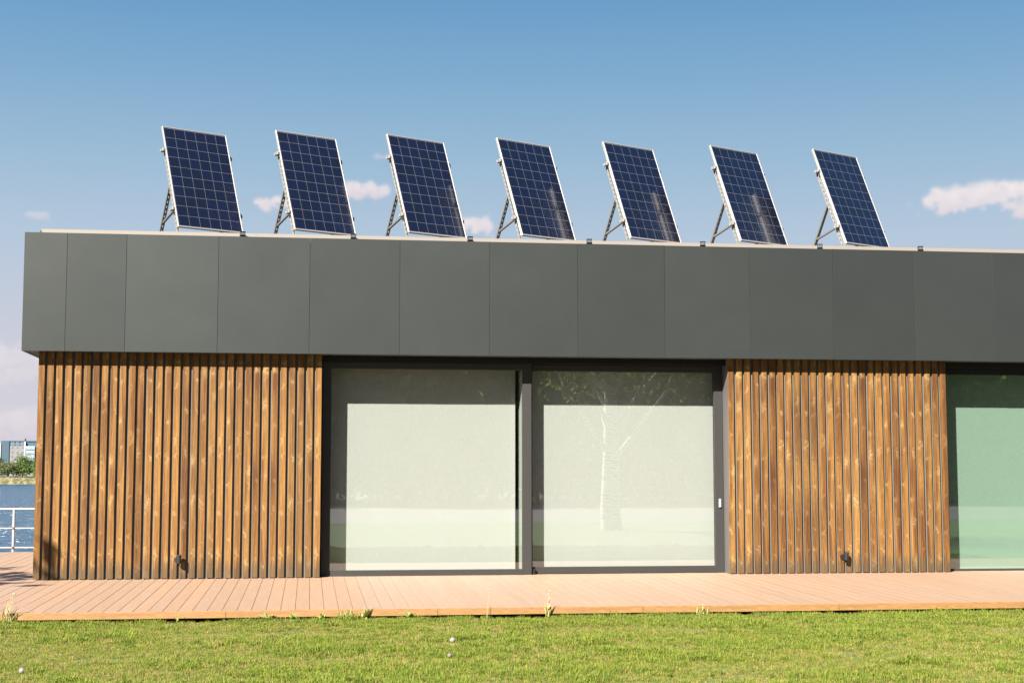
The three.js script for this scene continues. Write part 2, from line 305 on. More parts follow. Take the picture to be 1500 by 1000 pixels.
// ---------------------------------------------------------------- the pavilion
const H1 = 2.65, H2 = 4.04, FZ = 0.168, XA = 3.296, XB = 8.316, XC = 11.169, XR = 14.6;
const black = P([0.014, 0.015, 0.016], { roughness: 0.6, specularIntensity: 0.35 });
const anthracite = P([0.042, 0.0405, 0.038], { roughness: 0.5, specularIntensity: 0.5 });
const membrane = M([0.15, 0.136, 0.12], { roughness: 0.85 });
const plaster = M([0.72, 0.70, 0.66], { roughness: 0.9 });
const hall = thing('pavilion', 'long flat-roofed pavilion with timber slat walls and a deep grey metal fascia', 'building');
{
  part('wall', span(0.036, XA - 0.012, 0.0, H1 + 0.3, -0.30, -0.035), membrane, hall);
  part('wall', span(XB + 0.012, XC - 0.01, 0.0, H1 + 0.3, -0.30, -0.035), membrane, hall);
  part('reveal', span(XB, XB + 0.011, 0.0, H1 + 0.02, -0.31, -0.003), M([0.15, 0.142, 0.135], { roughness: 0.5, metalness: 0.1 }), hall);
  part('reveal', span(XA - 0.011, XA, 0.0, H1 + 0.02, -0.31, -0.003), black, hall);
  part('reveal', span(XC - 0.009, XC, 0.0, H1 + 0.02, -0.31, -0.003), black, hall);
  part('side_wall', span(0.036, 0.25, -0.1, H1 + 0.3, -8.2, -0.301), membrane, hall);
  part('side_wall', span(XR - 0.25, XR, -0.1, H1 + 0.3, -8.2, -0.301), membrane, hall);
  part('back_wall', span(0.251, XR - 0.251, -0.1, H1 + 0.3, -8.2, -7.95), plaster, hall);
  part('floor_slab', span(0.251, XR - 0.251, -0.12, -0.03, -7.94, -0.30), M([0.30, 0.26, 0.22]), hall);
  part('ceiling', span(0.251, XR - 0.251, 2.75, 2.85, -7.94, -0.30), plaster, hall);
  part('roof_slab', span(-0.12, XR + 0.1, 3.70, 3.92, -8.4, 0.10), M([0.16, 0.155, 0.15], { roughness: 0.95 }), hall);
  part('soffit', span(-0.155, XR + 0.14, H1 + 0.006, H1 + 0.03, -8.4, FZ - 0.036), M([0.108, 0.112, 0.106], { roughness: 0.6 }), hall);
  part('coping', span(-0.03, XR, 3.93, 4.128, -0.30, -0.12), M([0.27, 0.232, 0.20], { roughness: 0.65 }), hall);
  part('coping_end_cap', span(-0.052, -0.0305, 3.93, 4.112, -0.29, -0.16), black, hall);
  // fascia cassettes, each hung a hair out of true
  const js = [-0.17, 0.317, 0.996, 2.063, 3.139, 4.214, 5.302, 6.39, 7.478, 8.566, 9.644, 10.708, 11.751, 12.82, 13.9, XR + 0.15], q = rng(18);
  for (let i = 0; i < js.length - 1; i++) {
    const w = js[i + 1] - js[i] - 0.0016, h = H2 - H1, g = bar(w, 0.03, h, 0.002, 'y', (a, l) => [a * w / 2 + i * 0.31, l / 2 + i * 0.17]);
    const m = part('fascia_panel', g, plateMats[i % 3], hall);
    m.position.set((js[i] + js[i + 1]) / 2, H1, FZ - 0.015 + (q() - 0.5) * 0.002); m.rotation.y = (q() - 0.5) * 0.007; m.rotation.x = (q() - 0.5) * 0.006;
  }
  part('fascia_core', span(-0.155, XR + 0.12, H1 + 0.031, 3.99, 0.101, 0.125), black, hall);
  for (let i = 0; i < 8; i++) {                              // return along the free end
    const g = bar(1.04, 0.03, H2 - H1, 0.002, 'y', (a, l) => [a / 2 + i * 0.4, l / 2]), m = part('fascia_panel', g, plateMats[i % 3], hall);
    m.rotation.y = -Math.PI / 2; m.position.set(-0.155, H1, FZ - 0.036 - 0.53 - i * 1.045);
  }
  // timber slats
  const geos = [];
  for (let k = 0; k < NS; k++) geos.push(bar(0.0725, 0.034, 2.66, 0.003, 'y', (a, l) => [(k + 0.04 + a * 0.92) / NS, 0.004 + l / 2.66 * 0.985]));
  const lay = (x0, x1, n, seed) => {
    const r = rng(seed), step = (x1 - x0 - 0.0725) / (n - 1); let last = -1;
    for (let i = 0; i < n; i++) {
      let k; do k = Math.floor(r() * NS); while (k === last); last = k;
      const m = part('slat', geos[k], woodMats[Math.floor(r() * woodMats.length)], hall);
      m.position.set(x0 + 0.03625 + i * step + (r() - 0.5) * 0.004, 0.009 + (r() - 0.5) * 0.005, -0.0175 + (r() - 0.5) * 0.0012); m.rotation.z = (r() - 0.5) * 0.0016;
    }
  };
  lay(0, XA, 32, 301); lay(XB, XC, 27, 402);
  const r = rng(509);                                        // the same slats round the end wall
  for (let i = 0; i < 76; i++) { const m = part('slat', geos[Math.floor(r() * NS)], woodMats[Math.floor(r() * woodMats.length)], hall); m.rotation.y = -Math.PI / 2; m.position.set(0.0178, 0.09 + (r() - 0.5) * 0.005, -0.10 - i * 0.1065); }
}
// glazing
const glassClear = P([0.805, 0.865, 0.83], { roughness: 0, transmission: 1, thickness: 0, ior: 2.6, metalness: 0 });
const glassGreen = P([0.57, 0.735, 0.645], { roughness: 0, transmission: 1, thickness: 0, ior: 2.6, metalness: 0 });
function glazedLeaf(name, x0, x1, y0, y1, zf, depth, st, glass, parent, leftStile = st) { // outer frame box, stiles and rails with mitre gaps, pane set back
  const g = new THREE.Group(); g.name = name; parent.add(g);
  const zb = zf - depth;
  part('stile', bar(leftStile, depth, y1 - y0, 0.003).translate(x0 + leftStile / 2, y0, (zf + zb) / 2), anthracite, g);
  part('stile', bar(st, depth, y1 - y0, 0.003).translate(x1 - st / 2, y0, (zf + zb) / 2), anthracite, g);
  part('rail', bar(0.082, depth - 0.003, x1 - x0 - st - leftStile - 0.003, 0.003, 'x').translate(x0 + leftStile + 0.0015, y0 + 0.041, (zf + zb) / 2), anthracite, g);
  part('rail', bar(0.082, depth - 0.003, x1 - x0 - st - leftStile - 0.003, 0.003, 'x').translate(x0 + leftStile + 0.0015, y1 - 0.041, (zf + zb) / 2), anthracite, g);
  part('glass_pane', new THREE.PlaneGeometry(x1 - x0 - st - leftStile, y1 - y0 - 0.164).translate((x0 + leftStile + x1 - st) / 2, (y0 + y1) / 2, zf - 0.03), glass, g);
  return g;
}
{
  const opening = (x0, x1) => {
    part('head', span(x0 + 0.001, x1 - 0.001, 2.585, H1 + 0.004, -0.42, -0.10), black, hall);
    part('threshold', span(x0 + 0.001, x1 - 0.001, -0.028, -0.012, -0.42, -0.09), anthracite, hall);
  };
  opening(XA, XB); opening(XC, XR - 0.26);
  const a = glazedLeaf('sliding_door', XA + 0.012, 5.868, -0.01, 2.584, -0.172, 0.075, 0.112, glassClear, hall, 0.108);
  part('inner_post', span(5.757, 5.875, 0.0, 2.58, -0.62, -0.249), M([0.56, 0.54, 0.49], { roughness: 0.8 }), hall);
  const b = glazedLeaf('sliding_door', 5.80, XB - 0.004, 0.008, 2.582, -0.2495, 0.075, 0.108, glassClear, hall, 0.09);
  const handle = part('handle', bar(0.030, 0.022, 0.105, 0.006).translate(8.262, 0.815, -0.237), M([0.72, 0.72, 0.72], { roughness: 0.35, metalness: 0.4 }), b);
  part('track_stop', span(5.876, 5.916, 0.0, 0.075, -0.245, -0.20), black, hall);
  void a; void handle;
  const c = new THREE.Group(); c.name = 'fixed_window'; hall.add(c);
  part('glass_pane', new THREE.PlaneGeometry(3.1, 2.55).translate(XC + 0.02 + 1.55, 1.305, -0.2), glassGreen, c);
  part('rail', bar(0.05, 0.06, 3.1, 0.003, 'x').translate(XC + 0.02, 0.004, -0.2), anthracite, c);
  part('rail', bar(0.09, 0.06, 3.1, 0.003, 'x').translate(XC + 0.02, 2.545, -0.2), black, c);
}
// roller blinds behind the glass
const weave = texture(256, 256, (u, v) => { const t = (fbm(u * 120, v * 30, 91, 2, 120, 30) - 0.5) * 6 + (fbm(u * 4, v * 4, 92, 3, 4, 4) - 0.5) * 3; return [232 + t, 231 + t, 228 + t]; });
const blindMat = P([0.85, 0.79, 0.80], { map: weave, roughness: 0.95, transmission: 0.12, thickness: 0 });
function blind(x0, x1, label) {
  const t = thing('roller_blind', label, 'blind', [x0, 0.02, -0.44], 'blinds behind the glazing'), w = x1 - x0;
  const pos = [], uv = [], idx = [], nx = 40, ny = 6, sd = x0 * 3;                        // faintly buckled cloth
  for (let j = 0; j <= ny; j++) for (let i = 0; i <= nx; i++) { const u = i / nx, v = j / ny; pos.push(u * w, v * 2.62, (fbm(u * 3, v * 1.2, 400 + sd, 2) - 0.5) * 0.003); uv.push(u * w * 1.4, v * 2.62 * 1.4); }
  for (let j = 0; j < ny; j++) for (let i = 0; i < nx; i++) { const a = j * (nx + 1) + i, b = a + nx + 1; idx.push(a, a + 1, b, a + 1, b + 1, b); }
  const g = new THREE.BufferGeometry(); g.setAttribute('position', new THREE.Float32BufferAttribute(pos, 3)); g.setAttribute('uv', new THREE.Float32BufferAttribute(uv, 2)); g.setIndex(idx); g.computeVertexNormals();
  part('cloth', g, blindMat, t);
  part('bottom_bar', bar(0.03, 0.016, w, 0.003, 'x').translate(0, 0.0, 0), plaster, t);
  part('roller', new THREE.CylinderGeometry(0.03, 0.03, w, 16).rotateZ(Math.PI / 2).translate(w / 2, 2.65, -0.032), plaster, t);
}
blind(3.32, 5.70, 'pale roller blind behind the glass door beside the wider slat wall');
blind(5.90, 8.34, 'pale roller blind behind the glass door with the handle');
blind(11.0, 14.3, 'pale roller blind behind the green-tinted fixed window');

// ---------------------------------------------------------------- lamps on the slat walls
function wallLight(x, y, label) {
  const t = thing('wall_light', label, 'wall light', [x, y, 0], 'spot lamps low on the slat walls');
  const body = M([0.016, 0.016, 0.017], { roughness: 0.45 });
  part('mount', new THREE.CylinderGeometry(0.032, 0.032, 0.018, 20).rotateX(Math.PI / 2).translate(-0.02, -0.012, 0.009), body, t);
  part('arm', strut(V(-0.02, -0.012, 0.016), V(0.004, 0.0, 0.06), 0.014, 0.014), body, t);
  const prof = [[0, -0.05], [0.026, -0.05], [0.0285, -0.047], [0.0285, 0.046], [0.0265, 0.05], [0.022, 0.05], [0.021, 0.042], [0, 0.042]].map(([a, b]) => new THREE.Vector2(a, b));
  const c = part('lamp_body', new THREE.LatheGeometry(prof, 24).rotateX(0.12).rotateZ(-0.04).translate(0.006, 0, 0.072), body, t);
  part('lens', new THREE.CircleGeometry(0.0205, 20).rotateX(-Math.PI / 2 + 0.12).rotateZ(-0.04).translate(0.0045, 0.043, 0.077), M([0.06, 0.06, 0.065], { roughness: 0.1 }), c);
}
wallLight(1.655, 0.235, 'small black spot lamp low on the wider slat wall');
wallLight(9.775, 0.215, 'small black spot lamp low on the narrower slat wall between glass');

// ---------------------------------------------------------------- flood lamps along the roof edge
{
  const xs = [2.33, 3.66, 5.09, 6.58, 8.03, 9.56, 10.9], cast = M([0.02, 0.022, 0.022], { roughness: 0.5 }), glass = M([0.10, 0.11, 0.12], { roughness: 0.12 });
  const words = ['first', 'second', 'third', 'fourth', 'fifth', 'sixth', 'seventh'];
  xs.forEach((x, i) => {
    const t = thing('flood_lamp', `small black flood lamp on the roof edge, ${words[i]} from the open corner`, 'flood lamp', [x, 4.04, -0.06], 'flood lamps along the roof edge');
    t.rotation.y = [0.25, 0.1, 0.05, -0.1, -0.3, -0.35, -0.2][i];
    part('base', box(0.05, 0.008, 0.035, 0, 0.005, 0), cast, t);
    for (const s of [-0.034, 0.034]) part('bracket', strut(V(s, 0.008, 0), V(s, 0.05, 0.0), 0.006, 0.018, 0.001), cast, t);
    const head = part('lamp_head', bar(0.062, 0.036, 0.044, 0.005).translate(0, -0.016, 0), cast, t); head.position.set(0, 0.056, 0); head.rotation.x = -0.5;
    part('lens', box(0.05, 0.032, 0.003, 0, 0.006, 0.0195), glass, head);
    part('hood', box(0.066, 0.004, 0.05, 0, 0.031, 0.006), cast, head);
    part('cable', tube([V(-0.02, 0.05, -0.02), V(-0.05, 0.02, -0.02), V(-0.075, 0.006, 0.03), V(-0.11, 0.004, 0.05)], [0.0035, 0.0035, 0.0035, 0.0035], 6), cast, t);
  });
}

// ---------------------------------------------------------------- solar panels
const cellTex = texture(128, 128, (u, v) => {
  const bus = [0.17, 0.5, 0.83].some((b) => Math.abs(u - b) < 0.014), fing = Math.floor(v * 64) % 2, cr = vnoise(u * 9, v * 9, 301) * 0.5 + vnoise(u * 17, v * 23, 302) * 0.5;
  const t = (cr - 0.5) * 60; return bus ? [190, 196, 214] : [112 + t * 0.8 + fing * 5, 118 + t + fing * 5, 150 + t * 1.2];
});
const cellMats = [[0.011, 0.0105, 0.043], [0.010, 0.0095, 0.037], [0.0112, 0.012, 0.049], [0.012, 0.0095, 0.033]].map((c) => P(c, { map: cellTex, roughness: 0.35, clearcoat: 1, clearcoatRoughness: 0.10 }));
const alu = M([0.36, 0.34, 0.325], { roughness: 0.42, metalness: 0.15 }), galv = M([0.25, 0.238, 0.22], { roughness: 0.6 }), steel = M([0.13, 0.125, 0.115], { roughness: 0.6 }), sheetMat = P([0.155, 0.155, 0.16], { roughness: 0.4, clearcoat: 1, clearcoatRoughness: 0.10 });
const PA = 0.4983, PT = 1.1815, PW = 0.99, PL = 1.65;
function solarPanel() {
  const root = new THREE.Group(); root.name = 'solar_panel';
  // module axes: x across, y up the slope, z out of the face; origin at the lower left front corner
  const mod = new THREE.Group(); mod.name = 'module'; root.add(mod);
  mod.matrixAutoUpdate = true; mod.rotation.set(-(Math.PI / 2 - PT), PA, 0, 'YXZ');
  const fr = 0.014, fd = 0.038;
  part('frame', bar(fr, fd, PL, 0.0015).translate(fr / 2, 0, -fd / 2), alu, mod);
  part('frame', bar(fr, fd, PL, 0.0015).translate(PW - fr / 2, 0, -fd / 2), alu, mod);
  part('frame', bar(fr, fd - 0.001, PW - 2 * fr, 0.0015, 'x').translate(fr, fr / 2, -fd / 2), alu, mod);
  part('frame', bar(fr, fd - 0.001, PW - 2 * fr, 0.0015, 'x').translate(fr, PL - fr / 2, -fd / 2), alu, mod);
  part('back_sheet', box(PW - 2 * fr - 0.002, PL - 2 * fr - 0.002, 0.005, PW / 2, PL / 2, -0.0085), sheetMat, mod);
  const cw = 0.1535, pw = 0.1585, ph = 0.1602, g = new THREE.PlaneGeometry(cw, cw + 0.001), q = rng(9);
  for (let r = 0; r < 10; r++) for (let c = 0; c < 6; c++) { const m = part('cell', g, cellMats[Math.floor(q() * 4)], mod); m.position.set(PW / 2 + (c - 2.5) * pw, PL / 2 + (r - 4.5) * ph, -0.0052); }
  part('junction_box', box(0.11, 0.1, 0.025, PW / 2, PL - 0.15, -0.026), black, mod);
  // the stand: world-aligned with the panel's own turn
  const st = new THREE.Group(); st.name = 'stand'; st.rotation.y = PA; root.add(st);
  const up = V(0, Math.sin(PT), -Math.cos(PT)), nb = V(0, -Math.cos(PT), -Math.sin(PT)), at = (x, l, b) => V(x, 0, 0).addScaledVector(up, l).addScaledVector(nb, b);
  const drop = -0.70;                                          // roof below the panel's foot
  for (const x of [0.035, PW - 0.035]) {
    const s = x < 0.5 ? -1 : 1;
    part('rail', channel(at(x, PL * 0.80, 0.10), at(x, drop / Math.sin(PT) * 0.98, 0.10), 0.036, 0.036, V(0, 0.4, 1), 0.075), galv, st);
    const top = at(x - s * 0.002, PL * 0.43, 0.125), foot = V(x, drop + 0.02, top.z - 0.62);
    part('strut', channel(top, foot, 0.050, 0.026, V(0, 0.3, -1), 0, 0.07), steel, st);
    const b0 = top.clone().lerp(foot, 0.37);
    part('brace', channel(at(x, PL * 0.20, 0.11), b0, 0.030, 0.026, V(0, 1, -0.4)), steel, st);
    part('foot_plate', box(0.09, 0.012, 0.12).translate(x, drop + 0.012, foot.z), galv, st);
  }
  for (const l of [PL * 0.77, PL * 0.185]) {
    part('cross_rail', strut(at(-0.055, l, 0.062), at(PW + 0.05, l, 0.062), 0.042, 0.040, 0.003, V(0, 0.2, 1)), galv, st);
    for (const x of [-0.02, PW + 0.016]) part('clamp', mergeGeometries([strut(at(x, l - 0.022, 0.035), at(x, l + 0.022, 0.035), 0.03, 0.034, 0.003), strut(at(x, l, 0.0), at(x, l, 0.03), 0.012, 0.012, 0.002, V(1, 0, 0))]), x < 0 ? galv : black, st);
  }
  return root;
}
{
  const first = solarPanel(), xs = [1.3321, 2.9229, 4.5147, 6.1357, 7.7241, 9.3719, 10.9837];
  const labels = ['standing nearest the open roof corner', 'second from the open roof corner', 'third from the open roof corner', 'in the middle of the row of seven', 'fifth from the open roof corner', 'sixth from the open roof corner', 'last of the row, farthest from the open roof corner'];
  xs.forEach((x, i) => {
    const p = i ? first.clone() : first; p.name = numbered('solar_panel'); scene.add(p); p.position.set(x, 4.63, -2.746 - 0.0288 * i);
    p.rotation.y = [0.006, 0, -0.008, 0.006, -0.004, 0, 0.004][i];
    tag(p, `tilted blue solar panel, ${labels[i]}`, 'solar panel', 'solar panels on the flat roof');
  });
}

// ---------------------------------------------------------------- white railing above the water
{
  const t = thing('railing', 'white tubular railing with rusty joints at the water edge', 'railing', [-2.1, -0.5, -10]);
  const white = M([0.42, 0.395, 0.39], { roughness: 0.5 }), rust = M([0.14, 0.065, 0.022], { roughness: 0.95 });
  const ys = [0.62 + 0.5, 0.275 + 0.5, -0.07 + 0.5];
  for (let k = -7; k <= 5; k++) {
    const x = k * 2.0, p = part('post', new THREE.CylinderGeometry(0.025, 0.025, 1.12, 12).translate(x, 0.56, 0), white, t);
    part('rust_collar', mergeGeometries([ys[1], ys[2]].map((y, n) => new THREE.CylinderGeometry(0.0265, 0.0270, 0.04 + 0.01 * n, 12, 1).translate(x, y - 0.004 * n, 0))), rust, p);
  }
  for (const [i, y] of ys.entries()) part('rail', new THREE.CylinderGeometry(i ? 0.014 : 0.019, i ? 0.014 : 0.019, 26, 10).rotateZ(Math.PI / 2).translate(-2, y, 0), white, t);
}

// ---------------------------------------------------------------- trees
const leafMats = { green: P([1, 1, 1], { vertexColors: true, roughness: 0.9, specularIntensity: 0.4, transmission: 0.5, thickness: 0, side: THREE.DoubleSide }) };
const barkMat = M([0.10, 0.075, 0.055], { roughness: 0.95 });
function crownGeo(seed, rx, ry, clumps, per, leaf, tint, cy = 0) {
  const q = rng(seed), list = [], n3 = () => V(q() * 2 - 1, q() * 2 - 1, q() * 2 - 1);
  const lobes = []; for (let i = 0; i < 9; i++) { const a = q() * 6.283, h = q() * 1.7 - 0.75; lobes.push(V(Math.cos(a) * rx * 0.55 * (1 - 0.35 * h), cy + h * ry * 0.62, Math.sin(a) * rx * 0.55 * (1 - 0.35 * h))); }
  for (let c = 0; c < clumps; c++) {
    const L = lobes[Math.floor(q() * lobes.length)]; let d = n3(); while (d.length() > 1 || d.length() < 0.35) d = n3();
    const ctr = L.clone().add(d.multiply(V(rx * 0.52, ry * 0.44, rx * 0.52))), cr = leaf * (2.5 + q() * 3), k0 = 0.7 + q() * 0.6;
    for (let i = 0; i < per; i++) {
      const p = ctr.clone().add(n3().multiplyScalar(cr)), r = n3().normalize(), u = V().crossVectors(r, n3()).normalize(), s = leaf * (0.6 + q() * 0.7), k = k0 * (0.75 + q() * 0.5);
      list.push([p, r.multiplyScalar(s * 0.5), u.multiplyScalar(s), [tint[0] * k, tint[1] * k, tint[2] * k]]);
    }
  }
  return quads(list, true);
}
function limbGeo(seed, h, r, spread, n) {
  const q = rng(seed), gs = [tube([V(0, -0.2, 0), V(0.03 * h * 0.1, h * 0.3, 0), V(-0.02 * h, h * 0.65, 0.02 * h), V(0, h, 0)], [r * 1.25, r * 0.85, r * 0.55, r * 0.15], 9)];
  for (let i = 0; i < n; i++) { const y = h * (0.3 + 0.5 * q()), a = q() * 6.283, l = spread * (0.6 + q() * 0.5), e = V(Math.cos(a) * l, y + l * (0.5 + q() * 0.5), Math.sin(a) * l); gs.push(tube([V(0, y, 0), V(0, y, 0).lerp(e, 0.5).add(V(0, 0.1 * l, 0)), e], [r * 0.4, r * 0.25, r * 0.06], 6)); }
  return mergeGeometries(gs);
}
function tree(name, label, category, pos, s, crown, trunk, group, turn = 0) {
  const t = thing(name, label, category, pos, group); t.scale.set(...s); t.rotation.y = turn;
  part('trunk', trunk, barkMat, t); part('crown', crown, leafMats.green, t);
}
// row behind the road, mirrored in the glass
{
  const crowns = [crownGeo(1, 4.2, 5, 520, 9, 0.34, [0.24, 0.40, 0.09], 6.2), crownGeo(2, 3.8, 5.6, 520, 9, 0.34, [0.20, 0.36, 0.08], 6.6), crownGeo(3, 4.6, 4.6, 520, 9, 0.36, [0.28, 0.42, 0.10], 5.6)], trunks = [limbGeo(4, 8, 0.22, 3, 7), limbGeo(5, 9, 0.2, 2.6, 7)];
  const q = rng(88); let n = 0;
  for (const [zr, x0, x1, st] of [[63, -22, 62, 6.6], [74, -26, 70, 7.2]]) for (let x = x0; x < x1; x += st, n++) {
    const z = zr + (q() - 0.5) * 4, k = 0.85 + q() * 0.4;
    tree('roadside_tree', zr < 70 ? 'leafy green tree in the row just beyond the road' : 'leafy green tree in the hind row beyond the road', 'tree', [x + (q() - 0.5) * 2, LAWN, z], [k, k * (0.9 + q() * 0.25), k], crowns[n % 3], trunks[n % 2], zr < 70 ? 'front row of trees across the road' : 'hind row of trees across the road', q() * 6.28);
  }
}
{
  const g = [crownGeo(21, 2.3, 1.5, 260, 9, 0.24, [0.22, 0.38, 0.09], 1.5), crownGeo(22, 2.6, 1.8, 260, 9, 0.24, [0.25, 0.40, 0.10], 1.7)], tr = limbGeo(23, 2.4, 0.06, 1, 5), q = rng(99);
  for (let i = 0; i < 22; i++) { const k = 0.9 + q() * 0.5; tree('roadside_shrub', 'bushy green shrub growing under the trees beyond the road', 'shrub', [-22 + i * 3.7 + (q() - 0.5) * 1.5, LAWN, 58.5 + q() * 3], [k, k, k], g[i % 2], tr, 'shrubs under the trees across the road', q() * 6.28); }
}
// birch on the lawn, mirrored in the door with the handle
{
  const bark = texture(128, 512, (u, v) => {
    const d = smooth(0.54, 0.66, fbm(u * 7, v * 34, 501, 4, 7, 34)) * smooth(0.42, 0.56, fbm(u * 4, v * 5, 505, 4, 4, 5)), t = (fbm(u * 10, v * 40, 507, 3, 10, 40) - 0.5) * 30; return [mix(226, 38, d) + t, mix(222, 34, d) + t, mix(214, 32, d) + t];
  });
  const white = M([0.95, 0.95, 0.95], { map: bark, roughness: 0.8 });
  const t = thing('birch_tree', 'tall white-barked birch standing on the lawn', 'tree', [10.95, LAWN, 19.9]), q = rng(611);
  const tr = [V(0.05, -0.2, 0), V(0, 0.6, 0), V(0.05, 2.2, 0.02), V(0.02, 4.2, 0), V(-0.1, 6.5, 0.1), V(0.05, 9, 0)];
  part('trunk', tube(tr, [0.29, 0.25, 0.21, 0.14, 0.09, 0.03], 14), white, t);
  const limbs = [], ends = [];
  for (let i = 0; i < 24; i++) {
    const y = 1.7 + i * 0.2, a = i * 2.4 + q(), l = 2.4 + q() * 1.6, base = V(0.02, y, 0.01), end = V(Math.cos(a) * l * 0.75, y + l * (0.95 + q() * 0.4), Math.sin(a) * l * 0.75), mid = base.clone().lerp(end, 0.5).add(V(Math.cos(a) * 0.25, -0.1, Math.sin(a) * 0.25));
    limbs.push(tube([base, mid, end], [0.075 - i * 0.002, 0.04, 0.014], 7)); ends.push(mid, end);
    for (let k = 0; k < 3; k++) { const f = 0.45 + q() * 0.5, s = base.clone().lerp(end, f), e = s.clone().add(V((q() - 0.5) * 2, q() * 0.9, (q() - 0.5) * 2)); limbs.push(tube([s, s.clone().lerp(e, 0.5).add(V(0, 0.1, 0)), e, e.clone().add(V((q() - 0.5) * 0.3, -0.8 - q() * 0.6, (q() - 0.5) * 0.3))], [0.022, 0.016, 0.009, 0.004], 5)); ends.push(e, e.clone().add(V(0, -0.6, 0))); }
  }
  part('limbs', mergeGeometries(limbs), white, t);
  const list = [], n3 = () => V(q() * 2 - 1, q() * 2 - 1, q() * 2 - 1);
  for (const e of ends) for (let i = 0; i < 46; i++) { const p = e.clone().add(n3().multiply(V(0.75, 0.85, 0.75))); if (p.y < 3.1) p.y = 3.1 + q() * 0.8; const r = n3().normalize(), u = V().crossVectors(r, n3()).normalize(), s = 0.045 + q() * 0.03, k = 0.7 + q() * 0.7; list.push([p, r.multiplyScalar(s * 0.6), u.multiplyScalar(s), [0.24 * k, 0.30 * k, 0.07 * k]]); }
  part('crown', quads(list, true), leafMats.green, t);
}
// young tree beside the deck whose outer twigs shade the corner
{
  const crown = crownGeo(41, 1.7, 1.9, 105, 9, 0.16, [0.08, 0.12, 0.035], 4.6), trunk = limbGeo(42, 5.2, 0.1, 1.3, 8);
  tree('garden_tree', 'slim young leafy tree on the lawn beyond the deck end', 'tree', [-5.62, LAWN, 5.35], [1, 1, 1], crown, trunk);
}
// far shore: trees and flats
{
  const cg = [crownGeo(51, 5.6, 6.2, 420, 9, 0.55, [0.19, 0.29, 0.06], 7.4), crownGeo(52, 5, 6.8, 420, 9, 0.55, [0.11, 0.17, 0.055], 8), crownGeo(53, 6.2, 4.4, 420, 9, 0.55, [0.20, 0.24, 0.085], 5)], tg = [limbGeo(54, 9, 0.35, 3.5, 6), limbGeo(55, 10, 0.3, 3, 6)];
  const spots = [[-137.5, -752, 0.80, 0, 'bright green round tree on the far shore'], [-132, -765, 0.70, 1, 'dark green tree behind the bank on the far shore'], [-144.0, -749, 0.72, 2, 'low olive tree at the far waterside'], [-127.6, -749, 0.66, 0, 'bright green tree on the far bank nearest the timber wall'], [-125.2, -757, 0.8, 0, 'lighter green tree on the far bank beside a pale path'], [-135.5, -772, 0.62, 1, 'tall dark tree before the blue-topped flats'], [-119.5, -756, 0.9, 0, 'broad green tree farther along the far bank'], [-152, -758, 0.75, 1, 'dark tree before the white end wall of the flats'], [-159, -751, 0.9, 2, 'wide olive tree on the far bank'], [-113, -752, 0.8, 2, 'low pale tree on the far bank'], [-168, -756, 0.95, 0, 'large green tree up the far bank'], [-105, -760, 0.85, 1, 'dark tree down the far bank']];
  const q = rng(1234), more = ['leafy tree far along the opposite bank, up the river', 'leafy tree far along the opposite bank, down the river'];
  for (let i = 0; i < 36; i++) { const up = i % 2 === 0; spots.push([up ? -178 - i * 5 - q() * 4 : -96 + i * 5 + q() * 4, -750 - q() * 14, 0.7 + q() * 0.4, Math.floor(q() * 3), more[up ? 0 : 1]]); }
  spots.forEach(([x, z, k, v, label], i) => tree('shore_tree', label, 'tree', [x, 0.9, z], [k, k, k], cg[v], tg[i % 2], i < 12 ? 'trees on the far shore' : label.endsWith('up the river') ? 'far trees up the river' : 'far trees down the river', i * 1.7));
}
